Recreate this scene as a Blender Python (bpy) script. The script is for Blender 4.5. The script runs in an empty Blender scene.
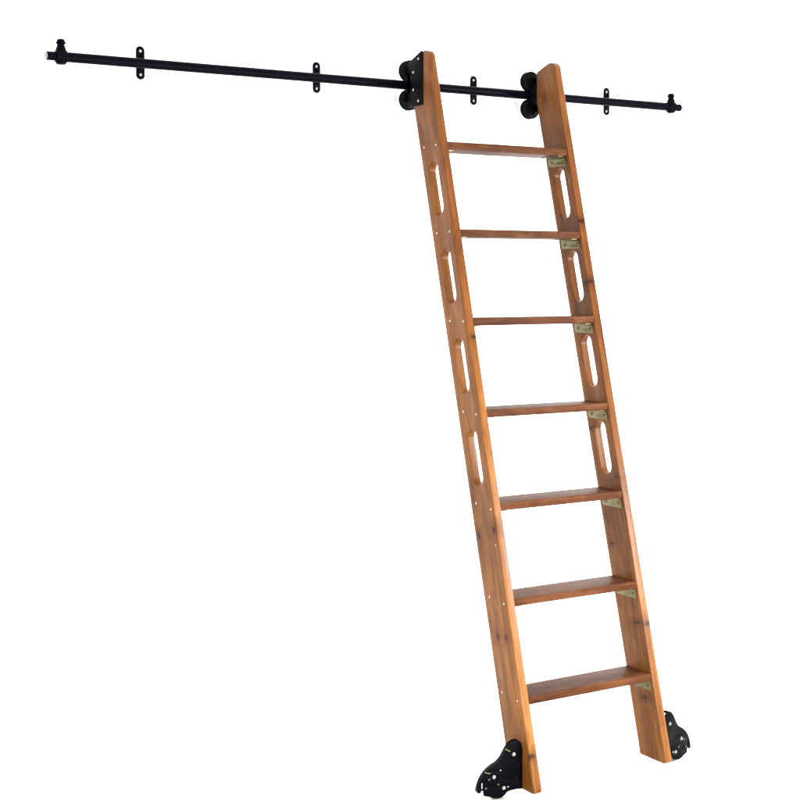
import bpy, bmesh, math, random
from mathutils import Vector, Matrix
sc = bpy.context.scene
COL = sc.collection
random.seed(7)

# ---------------------------------------------------------------- dimensions (metres)
T, W, K = 0.0302, 0.5087, 0.2606          # stile thickness, clear width, lean (run / rise)
DH = 0.1311                               # stile depth measured horizontally
X2 = T + W                                # inner face of the right stile
XO = 2 * T + W                            # outer face of the right stile
TT = 0.0255                               # tread thickness
FLOOR = -0.037
WALL = 0.840
RY, RZ, RR = 0.775, 2.2997, 0.0155        # rail axis and radius
ALPHA = math.atan(K)
CA, SA = math.cos(ALPHA), math.sin(ALPHA)
TREAD_Z = [2.081 - 0.3 * i for i in range(7)]

# ---------------------------------------------------------------- materials
def new_mat(name):
    m = bpy.data.materials.new(name); m.use_nodes = True
    nt = m.node_tree
    for n in list(nt.nodes): nt.nodes.remove(n)
    out = nt.nodes.new('ShaderNodeOutputMaterial')
    b = nt.nodes.new('ShaderNodeBsdfPrincipled')
    nt.links.new(b.outputs[0], out.inputs[0])
    return m, nt, b

def N(nt, kind, **kw):
    n = nt.nodes.new(kind)
    for k, v in kw.items(): setattr(n, k, v)
    return n

def math_node(nt, op, a, b=None, c=None, clamp=False):
    n = N(nt, 'ShaderNodeMath', operation=op, use_clamp=clamp)
    for i, v in enumerate((a, b, c)):
        if v is None: continue
        if isinstance(v, (int, float)): n.inputs[i].default_value = v
        else: nt.links.new(v, n.inputs[i])
    return n.outputs[0]

def mix_col(nt, fac, a, b, mode='MIX'):
    n = N(nt, 'ShaderNodeMix', data_type='RGBA', blend_type=mode)
    n.clamp_factor = True
    for s, v in ((0, fac), (6, a), (7, b)):
        if isinstance(v, (int, float)): n.inputs[s].default_value = v
        elif isinstance(v, (tuple, list)): n.inputs[s].default_value = (*v, 1)
        else: nt.links.new(v, n.inputs[s])
    return n.outputs[2]

def ramp(nt, fac, stops):
    n = N(nt, 'ShaderNodeValToRGB')
    el = n.color_ramp.elements
    while len(el) < len(stops): el.new(0.5)
    for e, (p, c) in zip(el, stops):
        e.position = p; e.color = (*c, 1) if len(c) == 3 else c
    nt.links.new(fac, n.inputs[0])
    return n.outputs[0]

def wood(name, light, mid, dark, grain_axis='Z', knots=(), rough=0.42, spec=0.3, seed=0.0, per_object=False, line=0.5, stain=None):
    """stained pine: long grain along one local axis, soft figure, knots at given local points"""
    m, nt, b = new_mat(name)
    tc = N(nt, 'ShaderNodeTexCoord')
    co = tc.outputs['Object']
    if grain_axis == 'X':                       # turn so that the grain runs along local Z
        sp = N(nt, 'ShaderNodeSeparateXYZ'); cb = N(nt, 'ShaderNodeCombineXYZ')
        nt.links.new(co, sp.inputs[0])
        nt.links.new(sp.outputs[2], cb.inputs[0]); nt.links.new(sp.outputs[1], cb.inputs[1]); nt.links.new(sp.outputs[0], cb.inputs[2])
        co = cb.outputs[0]
    raw = co
    if per_object:
        oi = N(nt, 'ShaderNodeObjectInfo')
        off = N(nt, 'ShaderNodeVectorMath', operation='MULTIPLY_ADD')
        cb2 = N(nt, 'ShaderNodeCombineXYZ')
        for i in range(3): nt.links.new(oi.outputs['Random'], cb2.inputs[i])
        nt.links.new(cb2.outputs[0], off.inputs[0]); off.inputs[1].default_value = (3.1, 5.7, 11.3)
        nt.links.new(co, off.inputs[2]); co = off.outputs[0]
    # knots: bend the grain round them and darken their centre
    knot_fac = None; halo = None
    wn = N(nt, 'ShaderNodeTexNoise'); nt.links.new(raw, wn.inputs['Vector']); wn.inputs['Scale'].default_value = 90; wn.inputs['Detail'].default_value = 3
    ws = N(nt, 'ShaderNodeVectorMath', operation='SUBTRACT'); nt.links.new(wn.outputs[1], ws.inputs[0]); ws.inputs[1].default_value = (.5, .5, .5)
    kwarp = ws.outputs[0]
    for (kx, ky, kz, r, ay, az) in knots:
        sub = N(nt, 'ShaderNodeVectorMath', operation='SUBTRACT')
        nt.links.new(raw, sub.inputs[0]); sub.inputs[1].default_value = (kx, ky, kz)
        mul = N(nt, 'ShaderNodeVectorMath', operation='MULTIPLY')
        add = N(nt, 'ShaderNodeVectorMath', operation='MULTIPLY_ADD')
        nt.links.new(kwarp, add.inputs[0]); add.inputs[1].default_value = (r * 1.6,) * 3; nt.links.new(sub.outputs[0], add.inputs[2])
        nt.links.new(add.outputs[0], mul.inputs[0]); mul.inputs[1].default_value = (0.35, ay, az)
        ln = N(nt, 'ShaderNodeVectorMath', operation='LENGTH'); nt.links.new(mul.outputs[0], ln.inputs[0])
        mr = N(nt, 'ShaderNodeMapRange', interpolation_type='SMOOTHSTEP')
        nt.links.new(ln.outputs['Value'], mr.inputs[0])
        mr.inputs[1].default_value = r * 0.35; mr.inputs[2].default_value = r * 1.4
        mr.inputs[3].default_value = 1; mr.inputs[4].default_value = 0
        mh = N(nt, 'ShaderNodeMapRange', interpolation_type='SMOOTHSTEP')
        nt.links.new(ln.outputs['Value'], mh.inputs[0])
        mh.inputs[1].default_value = 0; mh.inputs[2].default_value = r * 5
        mh.inputs[3].default_value = 1; mh.inputs[4].default_value = 0
        knot_fac = mr.outputs[0] if knot_fac is None else math_node(nt, 'MAXIMUM', knot_fac, mr.outputs[0])
        halo = mh.outputs[0] if halo is None else math_node(nt, 'MAXIMUM', halo, mh.outputs[0])
    def noise(scale_vec, scale, detail, rough_, sd, dist=0.0):
        mp = N(nt, 'ShaderNodeMapping'); nt.links.new(co, mp.inputs[0])
        mp.inputs['Scale'].default_value = scale_vec; mp.inputs['Location'].default_value = (sd, sd * 1.7, sd * 0.6)
        n = N(nt, 'ShaderNodeTexNoise'); nt.links.new(mp.outputs[0], n.inputs['Vector'])
        n.inputs['Scale'].default_value = scale; n.inputs['Detail'].default_value = detail
        n.inputs['Roughness'].default_value = rough_; n.inputs['Distortion'].default_value = dist
        return n.outputs[0]
    fibre = noise((1, 1, 0.02), 330, 5, 0.65, seed + 1)
    streak = noise((1, 1, 0.035), 60, 4, 0.55, seed + 3, 0.6)
    blotch = noise((1, 1, 0.22), 9, 3, 0.55, seed + 5, 0.4)
    warp = noise((1, 1, 0.12), 7, 2, 0.5, seed + 9)
    # growth rings cut lengthways: bands across the board, bent by slow noise and by the knots
    sp = N(nt, 'ShaderNodeSeparateXYZ'); nt.links.new(co, sp.inputs[0])
    ring = math_node(nt, 'MULTIPLY_ADD', sp.outputs[1], 90.0, math_node(nt, 'MULTIPLY', sp.outputs[0], 40.0))
    ring = math_node(nt, 'MULTIPLY_ADD', warp, 16.0, ring)
    if halo is not None: ring = math_node(nt, 'MULTIPLY_ADD', halo, 3.0, ring)
    ring = math_node(nt, 'FRACT', ring)
    ring = math_node(nt, 'POWER', ring, 3.0)
    mott = noise((1, 1, 0.3), 34, 4, 0.6, seed + 12, 0.8)
    f = math_node(nt, 'MULTIPLY_ADD', streak, 0.55, math_node(nt, 'MULTIPLY', blotch, 0.95))
    f = math_node(nt, 'MULTIPLY_ADD', mott, 0.5, f)
    f = math_node(nt, 'SUBTRACT', f, 0.5)
    base = ramp(nt, f, [(0.22, dark), (0.5, mid), (0.78, light)])
    base = mix_col(nt, math_node(nt, 'MULTIPLY', ring, 0.22 * line), base, tuple(c * 0.55 for c in dark))
    fib = ramp(nt, fibre, [(0.36, (0.66, 0.62, 0.58)), (0.50, (0.97, .97, .97)), (0.66, (1.12, 1.12, 1.1))])
    base = mix_col(nt, 1.0, base, fib, 'MULTIPLY')
    if per_object:                              # each board took the stain a little differently
        sc_ = math_node(nt, 'MULTIPLY_ADD', oi.outputs['Random'], 0.35, 0.83)
        cc = N(nt, 'ShaderNodeCombineColor')
        for i, k_ in enumerate((1.0, 1.0, 1.0)): nt.links.new(sc_, cc.inputs[i])
        base = mix_col(nt, 1.0, base, cc.outputs[0], 'MULTIPLY')
        worn = ramp(nt, noise((1, 1, .5), 22, 5, .65, seed + 20, .5), [(.52, (0, 0, 0)), (.68, (1, 1, 1))])
        base = mix_col(nt, math_node(nt, 'MULTIPLY', worn, .30), base, tuple(c * 1.5 for c in light))
    if stain:                                   # second stain tone towards the board's head end (z0 > z1)
        z0, z1, tint = stain
        mr = N(nt, 'ShaderNodeMapRange', interpolation_type='SMOOTHSTEP')
        nt.links.new(math_node(nt, 'MULTIPLY_ADD', blotch, 0.5, sp.outputs[2]), mr.inputs[0])
        mr.inputs[1].default_value = z1; mr.inputs[2].default_value = z0
        base = mix_col(nt, mr.outputs[0], base, mix_col(nt, 1.0, base, tint, 'MULTIPLY'))
    if knot_fac is not None:
        base = mix_col(nt, math_node(nt, 'MULTIPLY', halo, 0.55), base, tuple(c * .8 for c in dark))
        base = mix_col(nt, math_node(nt, 'MULTIPLY', knot_fac, 0.9), base, (0.014, 0.0022, 0.0006))
    nt.links.new(base, b.inputs['Base Color'])
    rr = math_node(nt, 'MULTIPLY_ADD', streak, 0.25, rough - 0.12)
    nt.links.new(rr, b.inputs['Roughness'])
    b.inputs['Specular IOR Level'].default_value = spec
    bp = N(nt, 'ShaderNodeBump'); bp.inputs['Strength'].default_value = 0.25; bp.inputs['Distance'].default_value = 0.0006
    nt.links.new(math_node(nt, 'ADD', fibre, math_node(nt, 'MULTIPLY', ring, -0.5)), bp.inputs['Height'])
    nt.links.new(bp.outputs[0], b.inputs['Normal'])
    return m

def metal(name, col, rough, metallic=1.0, spec=0.5, mottling=0.15, scale=60):
    m, nt, b = new_mat(name)
    tc = N(nt, 'ShaderNodeTexCoord')
    n = N(nt, 'ShaderNodeTexNoise'); nt.links.new(tc.outputs['Object'], n.inputs['Vector'])
    n.inputs['Scale'].default_value = scale; n.inputs['Detail'].default_value = 5
    c = ramp(nt, n.outputs[0], [(0.3, tuple(x * (1 - mottling) for x in col)), (0.7, tuple(min(1, x * (1 + mottling)) for x in col))])
    nt.links.new(c, b.inputs['Base Color'])
    nt.links.new(math_node(nt, 'MULTIPLY_ADD', n.outputs[0], 0.2, rough - 0.1), b.inputs['Roughness'])
    b.inputs['Metallic'].default_value = metallic
    b.inputs['Specular IOR Level'].default_value = spec
    n2 = N(nt, 'ShaderNodeTexNoise'); nt.links.new(tc.outputs['Object'], n2.inputs['Vector'])
    n2.inputs['Scale'].default_value = 900; n2.inputs['Detail'].default_value = 2
    bp = N(nt, 'ShaderNodeBump'); bp.inputs['Strength'].default_value = 0.12; bp.inputs['Distance'].default_value = 0.0004
    nt.links.new(n2.outputs[0], bp.inputs['Height']); nt.links.new(bp.outputs[0], b.inputs['Normal'])
    return m

def local(off, z):                      # (horizontal offset behind the front face, height) -> stile-local (y, z)
    Y = K * z + off
    return (Y * CA - z * SA, Y * SA + z * CA)
def foff(z): return -.0030 * z      # the boards are a touch deeper towards the head
def kn(x, off, z, r, ay=1.0, az=.7):
    off = foff(z) if off == 0 else off
    y, l = local(off, z); return (x, y, l, r, ay, az)

KN_L = [kn(0, .0145, .796, .0085), kn(0, .109, .765, .0085), kn(0, .083, .451, .0075), kn(0, .036, .456, .0075),
        kn(.003, .0, .104, .007), kn(.022, .0, 1.42, .0045)]
KN_R = [kn(.013, 0, 1.819, .007), kn(.006, .004, 1.60, .0095, .5, 1.1), kn(.020, 0, .4406, .006), kn(0, .115, 1.085, .007, .35, 1.4), kn(0, .02, .925, .006, .4, 1.4),
        kn(0, .10, .69, .005, .4, 1.2), kn(0, .03, .44, .007, .35, 1.2), kn(0, .055, .19, .008, .6, 1.2)]
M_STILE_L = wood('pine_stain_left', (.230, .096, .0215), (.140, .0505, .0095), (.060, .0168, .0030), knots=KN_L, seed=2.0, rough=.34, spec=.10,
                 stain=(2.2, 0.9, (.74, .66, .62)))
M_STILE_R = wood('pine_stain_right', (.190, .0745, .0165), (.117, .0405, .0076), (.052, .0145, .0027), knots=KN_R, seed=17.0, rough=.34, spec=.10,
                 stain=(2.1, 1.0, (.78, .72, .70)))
M_TREAD = wood('red_brown_tread_stain', (.090, .034, .0130), (.051, .0172, .0064), (.025, .0078, .0030), grain_axis='X', seed=5.0,
               per_object=True, rough=0.5, spec=0.04)
M_BLACK = metal('black_powder_coat', (.0009, .0009, .0018), 0.4, metallic=0.0, spec=0.022, mottling=0.3)
M_RAIL = metal('black_tube_paint', (.0011, .0012, .0028), 0.36, metallic=0.0, spec=0.016, mottling=0.3)
M_RUBBER = metal('black_roller_rubber', (.0022, .0022, .003), 0.45, metallic=0.0, spec=0.035, mottling=0.2)
M_ZINC = metal('bright_zinc', (.34, .335, .32), 0.25, metallic=1.0, mottling=0.05)
M_BRASS = metal('yellow_zinc', (.098, .086, .044), 0.34, metallic=1.0, mottling=0.22, scale=45)
M_TYRE = metal('grey_green_tyre', (.075, .085, .06), 0.6, metallic=0.0, spec=0.3)
M_WHITE = metal('white_studio_paint', (.88, .88, .88), 0.8, metallic=0.0, spec=0.1, mottling=0.004, scale=2)
M_BORE = metal('bare_tube_end', (.17, .175, .18), 0.4, metallic=0.3)

# ---------------------------------------------------------------- mesh helpers
def finish(me, angle=35):
    bm = bmesh.new(); bm.from_mesh(me)
    bmesh.ops.remove_doubles(bm, verts=bm.verts, dist=1e-6)
    bmesh.ops.recalc_face_normals(bm, faces=bm.faces)
    for f in bm.faces: f.smooth = True
    for e in bm.edges:
        if len(e.link_faces) == 2 and e.calc_face_angle(0) > math.radians(angle): e.smooth = False
    bm.to_mesh(me); bm.free()

def link(name, me, mat, parent=None, label=None):
    o = bpy.data.objects.new(name, me); COL.objects.link(o)
    if mat: me.materials.append(mat)
    if parent: o.parent = parent
    if label: o['label'] = label
    return o

def plate_mesh(name, outer, holes, thick, bev, fn, res=3):
    """flat plate from 2-D outlines; fn maps (a, b, c) with c across the thickness to 3-D"""
    cu = bpy.data.curves.new('c', 'CURVE'); cu.dimensions = '2D'; cu.fill_mode = 'BOTH'
    cu.extrude = thick / 2 - bev; cu.bevel_depth = bev; cu.bevel_resolution = res; cu.offset = -bev
    for pts in [outer] + list(holes):
        s = cu.splines.new('POLY'); s.points.add(len(pts) - 1); s.use_cyclic_u = True
        for p, (a, b) in zip(s.points, pts): p.co = (a, b, 0, 1)
    tmp = bpy.data.objects.new('t', cu); COL.objects.link(tmp)
    me = bpy.data.meshes.new_from_object(tmp.evaluated_get(bpy.context.evaluated_depsgraph_get()))
    bpy.data.objects.remove(tmp); bpy.data.curves.remove(cu)
    me.name = name; me.materials.clear()
    for v in me.vertices: v.co = Vector(fn(*v.co))
    finish(me)
    return me

def circle(cx, cy, r, n=20): return [(cx + r * math.cos(2 * math.pi * i / n), cy + r * math.sin(2 * math.pi * i / n)) for i in range(n)]
def stadium(cx, cy, w, h, n=14):
    r = w / 2; L = h / 2 - r; pts = []
    for i in range(n + 1):
        a = math.pi * i / n; pts.append((cx + r * math.cos(a), cy + L + r * math.sin(a)))
    for i in range(n + 1):
        a = math.pi + math.pi * i / n; pts.append((cx + r * math.cos(a), cy - L + r * math.sin(a)))
    return pts
def slit(x0, y0, x1, y1, w=.0026):
    c = stadium(0, 0, w, math.hypot(x1 - x0, y1 - y0) + w, 6); a = math.atan2(y1 - y0, x1 - x0) - math.pi / 2
    return [((x0 + x1) / 2 + x * math.cos(a) - y * math.sin(a), (y0 + y1) / 2 + x * math.sin(a) + y * math.cos(a)) for x, y in c]
def smooth_poly(pts, it=2):
    for _ in range(it):
        q = []
        for i in range(len(pts)):
            a, b = pts[i], pts[(i + 1) % len(pts)]
            q += [(a[0] * .78 + b[0] * .22, a[1] * .78 + b[1] * .22), (a[0] * .22 + b[0] * .78, a[1] * .22 + b[1] * .78)]
        pts = q
    return pts

def lathe(bm, prof, origin, axis, seg=32, closed=True):
    """prof: (distance along the axis, radius); closed ends"""
    ax = Vector(axis).normalized(); u = ax.orthogonal().normalized(); w = ax.cross(u); o = Vector(origin)
    rings = []
    for (d, r) in prof:
        rings.append([bm.verts.new(o + ax * d + (u * math.cos(2 * math.pi * i / seg) + w * math.sin(2 * math.pi * i / seg)) * max(r, 1e-5)) for i in range(seg)])
    for a, b in zip(rings, rings[1:]):
        for i in range(seg): bm.faces.new((a[i], a[(i + 1) % seg], b[(i + 1) % seg], b[i]))
    if closed: bm.faces.new(list(reversed(rings[0]))); bm.faces.new(rings[-1])
    else:
        a, b = rings[-1], rings[0]
        for i in range(seg): bm.faces.new((a[i], a[(i + 1) % seg], b[(i + 1) % seg], b[i]))

def box(bm, lo, hi, bev=0.0, fn=None):
    c = [bm.verts.new((x, y, z)) for x in (lo[0], hi[0]) for y in (lo[1], hi[1]) for z in (lo[2], hi[2])]
    fs = [bm.faces.new([c[i] for i in q]) for q in ((0, 1, 3, 2), (4, 6, 7, 5), (0, 4, 5, 1), (2, 3, 7, 6), (0, 2, 6, 4), (1, 5, 7, 3))]
    if bev:
        es = list({e for f in fs for e in f.edges})
        bmesh.ops.bevel(bm, geom=es, offset=bev, segments=3, affect='EDGES', profile=0.6)

def done(bm, name, angle=35):
    me = bpy.data.meshes.new(name); bm.to_mesh(me); bm.free(); finish(me, angle); return me

def screw_mesh(name, r, h, hexed=False):
    """a screw head on the plane z = 0 standing along +Z"""
    bm = bmesh.new()
    if hexed:
        lathe(bm, [(0, r * 1.35), (h * .15, r * 1.35), (h * .2, r * 1.3)], (0, 0, 0), (0, 0, 1), 20)
        lathe(bm, [(h * .2, r), (h * .85, r), (h, r * .8)], (0, 0, 0), (0, 0, 1), 6)
    else:
        lathe(bm, [(0, r), (h * .45, r * .97), (h * .8, r * .7), (h, r * .34), (h * .72, r * .28)], (0, 0, 0), (0, 0, 1), 16)
    return done(bm, name)
SCREW = screw_mesh('screw_head', .0042, .0022); SCREW.materials.append(M_ZINC)
BOLT = screw_mesh('bolt_head', .0048, .0032); BOLT.materials.append(M_ZINC)
AXLE = screw_mesh('axle_nut', .0062, .006, True); AXLE.materials.append(M_ZINC)
BRASS_SCREW = screw_mesh('brass_screw', .0042, .0022); BRASS_SCREW.materials.append(M_BRASS)

def put(me, name, loc, normal, parent, scale=1.0):
    o = bpy.data.objects.new(name, me); COL.objects.link(o); o.parent = parent
    q = Vector(normal).to_track_quat('Z', 'Y')
    m = Matrix.Translation(Vector(loc)) @ q.to_matrix().to_4x4() @ Matrix.Scale(scale, 4)
    o.matrix_local = parent_inv(parent) @ m
    return o
def parent_inv(p):
    m = Matrix.Identity(4)
    chain = []
    while p: chain.append(p.matrix_basis.copy()); p = p.parent
    for c in reversed(chain): m = m @ c
    return m.inverted()

# ================================================================ the setting
bm = bmesh.new(); box(bm, (-14, -12, FLOOR - .1), (14, WALL, FLOOR))
M_FLOOR = metal('white_floor_paint', (.74, .74, .74), 0.8, metallic=0.0, spec=0.1, mottling=0.004, scale=2)
o = link('floor', done(bm, 'floor'), M_FLOOR); o['kind'] = 'structure'; o['label'] = 'plain pure white studio floor'
bm = bmesh.new(); box(bm, (-14, WALL, FLOOR - .1), (14, WALL + .1, 7))
o = link('wall', done(bm, 'wall'), M_WHITE); o['kind'] = 'structure'; o['label'] = 'plain pure white wall behind the rail'

# ================================================================ the ladder
ladder = bpy.data.objects.new('library_ladder', None); COL.objects.link(ladder)
ladder.location = (XO / 2, 0.06, FLOOR); ladder.empty_display_size = .2
ladder['label'] = 'tall orange-brown wooden ladder with seven treads and oval hand slots leaning on the rail'
ladder['category'] = 'ladder'
LI = Matrix.Translation(-Vector(ladder.location))

def place_world(o, m=Matrix.Identity(4)):       # child of the ladder, given in world space
    o.matrix_local = LI @ m

# --- stiles: outline drawn in the (horizontal, vertical) plane, stored in the leaning local frame
def arc_corner(p0, c, p1, n=4):
    return [tuple((1 - t) ** 2 * a + 2 * t * (1 - t) * b + t * t * d for a, b, d in zip(p0, c, p1)) for t in [i / n for i in range(n + 1)]]
zb = -.0105
out = []
def yf(z): return K * z + foff(z)
out += arc_corner((yf(zb + .018), zb + .018), (yf(zb), zb), (yf(zb) + .016, zb))
out += [(K * zb + DH - .002, zb), (K * (zb + .002) + DH, zb + .002)]
out += [(.722, (.722 - DH) / K), (.722, 2.374)]
out += [(.719, 2.378), (.655, 2.3995)]
out += arc_corner((.634, 2.4005), (.6245, 2.3995), (yf(2.384), 2.384), 3)
outline = [(y * CA - z * SA, y * SA + z * CA) for y, z in out]
slots = []
for zc in (1.922, 1.622, 1.322, 1.022):
    y, l = local(.0655, zc)
    slots.append((y, l, .0575, .188))
ROT = Matrix(((1, 0, 0, 0), (0, CA, SA, 0), (0, -SA, CA, 0), (0, 0, 0, 1)))   # local -> world
# local y = (0, CA, -SA), local z = (0, SA, CA) in the world
from mathutils.geometry import tessellate_polygon
def inset(poly, d):
    area_ = sum(a[0] * b[1] - b[0] * a[1] for a, b in zip(poly, poly[1:] + poly[:1]))
    sg = 1 if area_ > 0 else -1; n = len(poly); out_ = []
    for i in range(n):
        p, q, r_ = Vector(poly[i - 1]), Vector(poly[i]), Vector(poly[(i + 1) % n])
        e1 = (q - p).normalized(); e2 = (r_ - q).normalized()
        n1 = Vector((-e1.y, e1.x)) * sg; n2 = Vector((-e2.y, e2.x)) * sg
        m_ = (n1 + n2).normalized(); out_.append(tuple(q + m_ * (d / max(.5, m_.dot(n1)))))
    return out_
def stile_mesh(rs=.0105, be=.0030):
    bm = bmesh.new(); n = 5
    def slot_prof():
        a = [(0, .0034), (.0002, .0022), (.0009, .0010), (.0022, .0002), (.0036, 0)]
        return a + [(T - x, s_) for x, s_ in reversed(a)]
    def prof(r):                                     # (x, shrink) from the left face round to the right face
        a = [(r - r * math.sin(t), r - r * math.cos(t)) for t in [math.pi / 2 * i / n for i in range(n, -1, -1)]]
        a = [(r * (1 - math.cos(t)), r * (1 - math.sin(t))) for t in [math.pi / 2 * i / n for i in range(n + 1)]]
        return a + [(T - x, s_) for x, s_ in reversed(a)]
    loops = []
    for kind, base, r in [('o', outline, be)] + [('s', sl, rs) for sl in slots]:
        lv = []
        for x, sh in (prof(r) if kind == 'o' else slot_prof()):
            pts = inset(outline, sh) if kind == 'o' else stadium(base[0], base[1], base[2] + 2 * sh, base[3] + 2 * sh)
            lv.append([bm.verts.new((x, p[0], p[1])) for p in pts])
        for a, b in zip(lv, lv[1:]):
            m_ = len(a)
            for i in range(m_): bm.faces.new((a[i], a[(i + 1) % m_], b[(i + 1) % m_], b[i]))
        loops.append(lv)
    for end in (0, -1):
        vs = [v for lv in loops for v in lv[end]]
        tri = tessellate_polygon([[Vector((v.co.y, v.co.z, 0)) for v in lv[end]] for lv in loops])
        for t in tri: bm.faces.new([vs[i] for i in t])
    return done(bm, 'stile', 30)
stiles = []
for X, mat, side in ((0, M_STILE_L, 0), (X2, M_STILE_R, 1)):
    me = stile_mesh()
    st = link('stile', me, mat, ladder)
    place_world(st, Matrix.Translation((X, 0, 0)) @ ROT)
    stiles.append(st)
stiles[0]['label'] = 'left upright board of the ladder, its pale edge facing the viewer'
stiles[1]['label'] = 'right upright board of the ladder, its inner face in view'

# --- treads
def tread_mesh():
    bm = bmesh.new()
    box(bm, (-W / 2 - .0, .0015, -TT), (W / 2, DH - .004, 0), bev=.0028)
    return done(bm, 'tread')
TM = tread_mesh(); TM.materials.append(M_TREAD)
for i, z in enumerate(TREAD_Z):
    o = bpy.data.objects.new('tread', TM); COL.objects.link(o); o.parent = ladder
    sag = (random.uniform(-.001, .001))
    f_ = foff(z) * .8; place_world(o, Matrix.Translation((T + W / 2, K * (z - TT / 2) + f_, z + sag)) @ Matrix.Diagonal((1, (DH - f_) / DH, 1, 1)))

# --- corner brackets under each tread, at both ends
def bracket_mesh():
    """L bracket for the right inner face: x = 0 is the face, leg hangs down, other leg runs to -x under the tread"""
    t = .0022; L = .104; h = .034
    lean = lambda y, z: y + K * z * 1.0
    me = plate_mesh('corner_bracket', [(-L / 2, -h), (L / 2 - .004, -h), (L / 2, -h + .004), (L / 2, 0), (-L / 2, 0), (-L / 2, -h + .004)],
                    [circle(-.034, -.019, .0028, 12), circle(.034, -.019, .0028, 12)], t, .0004, lambda a, b, c: (-t / 2 + c, a + K * b, b), 1)
    bm = bmesh.new(); bm.from_mesh(me)
    box(bm, (-.032, -L / 2, -t), (-t * .5, L / 2, -.0002), bev=.0006)
    me2 = bpy.data.meshes.new('corner_bracket'); bm.to_mesh(me2); bm.free(); finish(me2)
    bpy.data.meshes.remove(me)
    return me2
BM = bracket_mesh(); BM.materials.append(M_BRASS)
for z in TREAD_Z:
    zt = z - TT
    for X, sx in ((X2, 1), (T, -1)):
        o = bpy.data.objects.new('corner_bracket', BM); COL.objects.link(o); o.parent = ladder
        rot = Matrix.Identity(4) if sx > 0 else Matrix.Diagonal((-1, 1, 1, 1))
        yc = K * zt + .062
        if sx < 0:
            o.data = BM.copy()
            for v in o.data.vertices: v.co.x *= -1
            o.data.flip_normals()
        place_world(o, Matrix.Translation((X, yc, zt - .0006)))
        for dy in (-.034, .034):
            put(BRASS_SCREW, 'screw', (X - sx * .0022, yc + dy - K * .019, zt - .019), (-sx, 0, 0), o, 1.0)
        put(BRASS_SCREW, 'screw', (X - sx * .017, yc - .036, zt - .0028), (0, 0, -1), o, 1.0)

# --- stile screws on the outer face at each tread
for z, (a, b, za, zc) in zip(TREAD_Z, [(.102, .0245, -.0124, -.0106), (.099, .018, -.0111, -.0085), (.096, .0135, -.010, -.0105),
                                       (.0945, .0185, -.012, -.0155), (.0966, .0125, -.0104, -.019), (.0958, .0172, -.008, -.0162), (.104, .0209, -.0075, -.0144)]):
    for off, dz in ((a, za), (b, zc)):
        put(SCREW, 'screw', (-.0001, K * (z + dz) + off, z + dz), (-1, 0, 0), stiles[0])
put(SCREW, 'screw', (-.0001, K * .749 + .014, .749), (-1, 0, 0), stiles[0], .7)

# --- roller brackets at the head
def roller_bracket(mirror):
    s = -1 if mirror else 1
    mx = (lambda x: XO - x) if mirror else (lambda x: x)
    out = [(.6455, 2.216), (.6455, 2.398), (.652, 2.402), (.735, 2.374), (.763, 2.342), (.766, 2.30), (.763, 2.258), (.735, 2.217)]
    me = plate_mesh('roller_bracket', out, [], .0034, .0006, lambda a, b, c: (mx(-.0019 + c), a, b), 1)
    bm = bmesh.new(); bm.from_mesh(me)
    def bx(lo, hi, bev):
        xs = sorted((mx(lo[0]), mx(hi[0])))
        box(bm, (xs[0], lo[1], lo[2]), (xs[1], hi[1], hi[2]), bev)
    bx((-.0036, .7485, 2.236), (.0365, .7525, 2.362), .0012)         # cross plate behind the stile
    bx((-.0036, .7235, 2.262), (.0330, .7483, 2.336), .002)          # spacer block between stile and plate
    me2 = bpy.data.meshes.new('roller_bracket'); bm.to_mesh(me2); bm.free(); finish(me2); bpy.data.meshes.remove(me)
    rb = link('roller_bracket', me2, M_BLACK, ladder); place_world(rb)
    if not mirror:
        for y, z in ((.671, 2.376), (.705, 2.334), (.7055, 2.274), (.6725, 2.232)):
            put(BOLT, 'bolt', (mx(-.0036), y, z), (-s, 0, 0), rb, 1.0)
    for z in (2.3502, 2.2490):
        bm = bmesh.new()
        R = .0372
        prof = [(-.0135, .010), (-.0135, R - .004), (-.012, R - .0015), (-.0105, R), (-.0085, R)]
        for i in range(9):                                            # the groove that runs on the tube
            a = -1 + 2 * i / 8
            prof.append((a * .0078, R - .0052 * (1 - a * a) ** .7 - .0008))
        prof += [(.0085, R), (.0105, R), (.012, R - .0015), (.0135, R - .004), (.0135, .010)]
        cx = mx(.0212)
        lathe(bm, prof, (0, 0, 0), (0, 1, 0), 48)
        # raised hub and recessed web on the near side
        lathe(bm, [(-.0165, .0085), (-.0165, .0105), (-.0136, .0115)], (0, 0, 0), (0, 1, 0), 24)
        w = link('roller', done(bm, 'roller'), M_RUBBER, rb)
        w.matrix_local = Matrix.Translation((cx, RY, z))
        bm = bmesh.new(); lathe(bm, [(.7526, .0055), (RY - .0166, .0055)], (cx, 0, z), (0, 1, 0), 16)
        link('axle', done(bm, 'axle'), M_BLACK, rb)
    return rb
RBK = [roller_bracket(False), roller_bracket(True)]

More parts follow.
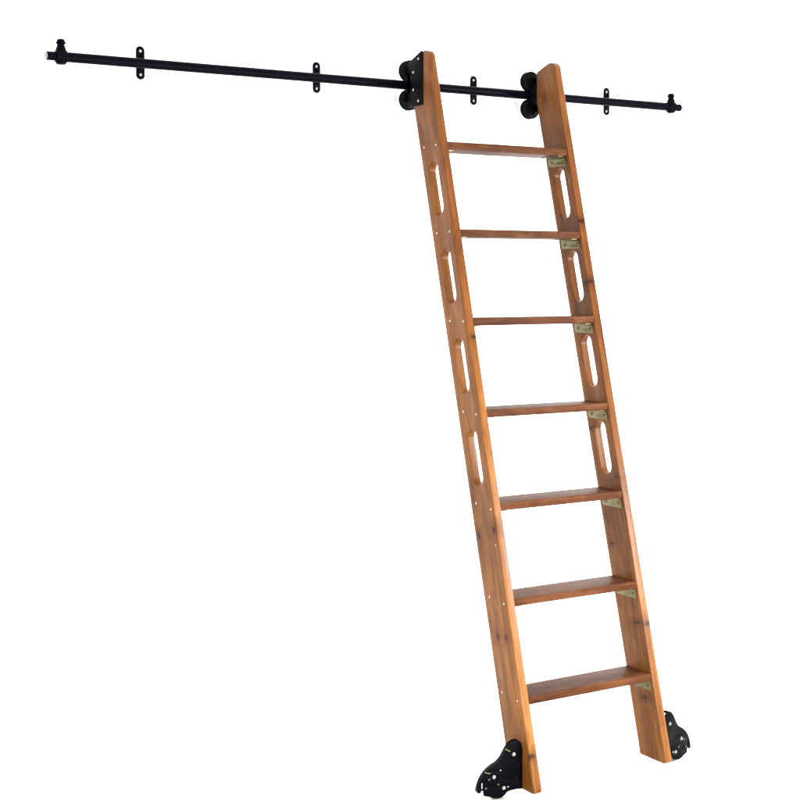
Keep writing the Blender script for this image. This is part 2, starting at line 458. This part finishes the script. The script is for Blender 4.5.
# --- foot guards with floor wheels
TH = math.radians(13)
guard_out = [(0, -.009), (0, .120), (.002, .138), (.012, .149), (.027, .150), (.044, .141), (.058, .122), (.068, .103), (.080, .088),
             (.098, .078), (.116, .068), (.136, .047), (.148, .024), (.154, -.002), (.150, -.007), (.1415, -.006), (.1385, .001), (.1335, -.001),
             (.131, -.017), (.124, -.0195), (.113, -.0215), (.104, -.0265), (.092, -.0295), (.080, -.0300), (.068, -.0275), (.058, -.020), (.050, -.011), (.020, -.0075)]
def open_chaikin(p, it=2):
    for _ in range(it):
        q = [p[0]]
        for a, b in zip(p, p[1:]): q += [(a[0] * .75 + b[0] * .25, a[1] * .75 + b[1] * .25), (a[0] * .25 + b[0] * .75, a[1] * .25 + b[1] * .75)]
        p = q + [p[-1]]
    return p
TOPC = open_chaikin(guard_out[1:14]); BOTC = open_chaikin(guard_out[18:])
GUARD = [guard_out[0]] + TOPC + guard_out[14:18] + BOTC
def foot(mirror):
    s = 1 if mirror else -1
    X0 = XO if mirror else 0.0
    y0 = .041 if mirror else .0650
    d = Vector((s * math.cos(TH), math.sin(TH), 0)); n = Vector((-s * math.sin(TH), math.cos(TH), 0))   # n points back to the wall
    base = Vector((X0 + s * .0006, y0, 0))
    P = lambda u, v, w: base + d * u + Vector((0, 0, v)) + n * w
    t = .0035
    holes = [stadium(.1365, .0155, .0030, .019), circle(.0735, .058, .0022, 10),
             circle(.020, .028, .0026, 10), circle(.108, .010, .0022, 10), circle(.082, -.012, .002, 10)]
    me = plate_mesh('foot_guard', GUARD, holes, t, .0007, lambda a, b, c: P(a, b, c), 1)
    g = bmesh.new(); g.from_mesh(me)
    # flange against the stile, rim folded back round the guard, rear plate
    xs = sorted((X0 + s * .0008, X0 + s * .0042))
    box(g, (xs[0], y0 + .002, -.006), (xs[1], y0 + .060, .105), .001)
    rim = TOPC[9:]
    for (a, b), (a2, b2) in zip(rim, rim[1:]):
        L = math.hypot(a2 - a, b2 - b); nx, nz = -(b2 - b) / L * -.0028, (a2 - a) / L * -.0028
        q = [(a, b), (a2, b2), (a2 + nx, b2 + nz), (a + nx, b + nz)]
        v = [g.verts.new(P(x, z, w)) for w in (t / 2 - .0005, .017) for (x, z) in q]
        for f in ((0, 1, 2, 3), (7, 6, 5, 4), (0, 4, 5, 1), (1, 5, 6, 2), (2, 6, 7, 3), (3, 7, 4, 0)): g.faces.new([v[i] for i in f])
    me2 = bpy.data.meshes.new('foot_guard'); g.to_mesh(me2); g.free(); finish(me2); bpy.data.meshes.remove(me)
    fg = link('foot_guard', me2, M_BLACK, ladder); place_world(fg)
    for u, v in ((.029, .106), (.0965, .040), (.063, .0015)):
        put(AXLE, 'bolt', P(u, v, -t / 2 - .0001), -n, fg, .72)
    put(BOLT, 'bolt', P(.049, .0035, -t / 2 - .0001), -n, fg, .6)
    for u, v in ((.1135, .033), (.082, .014), (.124, .006)):  # extra rivets, added to give the black guard metallic glints
        put(BRASS_SCREW, 'added_rivet', P(u, v, -t / 2 - .0001), -n, fg, .75)
    if not mirror:
        for q in ((.0575, .125, .042, .1165), (.127, .0575, .1095, .0520)):
            pm = plate_mesh('spring_pin', slit(*q, w=.0030), [], .002, .0005, lambda a, b, c_: P(a, b, c_ - t / 2 - .0008), 1)
            link('spring_pin', pm, M_BRASS, fg)
    # wheel behind the guard
    c = P(.080, -.0035, .020)
    bm = bmesh.new(); R = .0338
    lathe(bm, [(-.011, R - .006), (-.011, R - .003), (-.008, R), (.008, R), (.011, R - .003), (.011, R - .006)], (0, 0, 0), n, 48)
    w = link('floor_wheel', done(bm, 'floor_wheel'), M_TYRE, fg); w.matrix_local = Matrix.Translation(c)
    bm = bmesh.new(); lathe(bm, [(-.0125, .007), (-.0125, R - .012), (-.0112, R - .0065), (.0112, R - .0065), (.0125, R - .012), (.0125, .007)], (0, 0, 0), n, 40)
    h = link('wheel_hub', done(bm, 'wheel_hub'), M_RUBBER, w)
    return fg
foot(False); foot(True)

# ================================================================ the rail
rail = bpy.data.objects.new('ladder_rail', None); COL.objects.link(rail)
rail.location = (0, RY, RZ); rail.empty_display_size = .2
rail['label'] = 'long black steel tube rail on small upright wall tabs that the ladder rolls along'
rail['category'] = 'rail'
def place_rail(o): o.matrix_local = Matrix.Translation(-Vector(rail.location))
E0, E1 = -1.231, 1.241
bm = bmesh.new()
lathe(bm, [(E0 - .012, RR - .001), (E0 - .011, RR), (E1 + .012, RR), (E1 + .013, RR - .001)], (0, RY, RZ), (1, 0, 0), 40)
o = link('tube', done(bm, 'tube'), M_RAIL, rail); place_rail(o)
for bx_ in (-.9520, -.3145, .3372, .9640):
    t = .0032; yb = WALL - .0004 - t / 2
    zc = 2.3115
    me = plate_mesh('wall_tab', stadium(bx_, zc, .0285, .107), [circle(bx_, zc + .0375, .0052, 16), circle(bx_, zc - .0375, .0052, 16)], t, .0007,
                    lambda a, b, c: (a, yb + c, b), 1)
    g = bmesh.new(); g.from_mesh(me)
    lathe(g, [(RY + RR - .004, .0085), (WALL - t - .004, .0085), (WALL - t - .0002, .0115)], (bx_, 0, RZ), (0, 1, 0), 20)
    me2 = bpy.data.meshes.new('wall_tab'); g.to_mesh(me2); g.free(); finish(me2); bpy.data.meshes.remove(me)
    tb = link('wall_tab', me2, M_RAIL, rail); place_rail(tb)
    for dz in (.0375, -.0375):
        put(SCREW, 'screw', (bx_, yb - .0006, zc + dz), (0, -1, 0), tb, 1.1)
for xe, s in ((E0, -1), (E1, 1)):
    g = bmesh.new()
    # sleeve round the tube
    lathe(g, [(-.0170, RR + .0005), (-.0170, RR + .003), (-.0155, RR + .0045), (.0155, RR + .0045), (.0170, RR + .003), (.0170, RR + .0005)], (xe, RY, RZ), (1, 0, 0), 36)
    # upright boss with a flared collar and a cap
    lathe(g, [(-.0235, .0135), (-.0225, .0150), (-.010, .0158), (.006, .0172), (.0165, .0168), (.0250, .0150), (.0330, .0120), (.0385, .0112), (.0395, .0150),
              (.0445, .0155), (.0455, .0128), (.0500, .0122), (.0530, .0100), (.0535, .004)], (xe, RY, RZ), (0, 0, 1), 32)
    me = done(g, 'end_fitting'); ef = link('end_fitting', me, M_RAIL, rail); place_rail(ef)
    g = bmesh.new()
    if s < 0:
        lathe(g, [(.0135, .0135), (.044, .0135), (.0450, .0126), (.0452, .0105), (.0438, .0100)], (xe, RY, RZ), (s, 0, 0), 32)
    else:
        lathe(g, [(.0135, .0125), (.030, .0125), (.036, .0145), (.043, .0150), (.048, .0130), (.051, .0085), (.052, .003)], (xe, RY, RZ), (s, 0, 0), 32)
    c = link('end_cap', done(g, 'end_cap'), M_RAIL, ef)
    if s < 0:
        g = bmesh.new(); lathe(g, [(.0430, .0101), (.0446, .0101)], (xe, RY, RZ), (s, 0, 0), 24)
        link('cap_disc', done(g, 'cap_disc'), M_BORE, ef)

# ================================================================ light
world = bpy.data.worlds.new('World'); sc.world = world; world.use_nodes = True
bg = world.node_tree.nodes['Background']; bg.inputs[0].default_value = (1, 1, 1, 1); bg.inputs[1].default_value = 2.4
def area(name, loc, target, size, power, col=(1, 1, 1)):
    l = bpy.data.lights.new(name, 'AREA'); l.shape = 'RECTANGLE'; l.size, l.size_y = size; l.energy = power; l.color = col
    o = bpy.data.objects.new(name, l); COL.objects.link(o); o.location = loc
    o.rotation_euler = (Vector(target) - Vector(loc)).to_track_quat('-Z', 'Y').to_euler()
area('softbox_front', (.2, -3.1, .6), (.3, .3, .9), (1.5, 1.1), 150, (1, .97, .93))
area('softbox_right', (2.65, -2.75, 1.6), (.3, .25, .75), (.9, .9), 320, (1, .97, .94))

# ================================================================ camera
PR = dict(cx=-2.542272, cy=-3.473576, cz=1.575615, yaw=.537418, pitch=-.05032, roll=-.005206, f=1388.79, px=402.907, py=360.159)
yw, pt, rl = PR['yaw'], PR['pitch'], PR['roll']
fwd = Vector((math.sin(yw) * math.cos(pt), math.cos(yw) * math.cos(pt), math.sin(pt)))
R0 = Vector((math.cos(yw), -math.sin(yw), 0)); U0 = R0.cross(fwd)
cr, sr = math.cos(rl), math.sin(rl)
right = R0 * cr + U0 * sr; up = -R0 * sr + U0 * cr
cam = bpy.data.cameras.new('Camera'); co = bpy.data.objects.new('Camera', cam); COL.objects.link(co)
m = Matrix((right, up, -fwd)).transposed().to_4x4(); m.translation = (PR['cx'], PR['cy'], PR['cz'])
co.matrix_world = m
cam.sensor_width = 36; cam.lens = 36 * PR['f'] / 800
cam.shift_x = (400 - PR['px']) / 800; cam.shift_y = (PR['py'] - 400) / 800
cam.clip_start = .05; cam.clip_end = 200
sc.camera = co
sc.view_settings.view_transform = 'Standard'; sc.view_settings.look = 'None'
sc.view_settings.exposure = 0; sc.view_settings.gamma = 1
sc.render.engine = 'CYCLES'
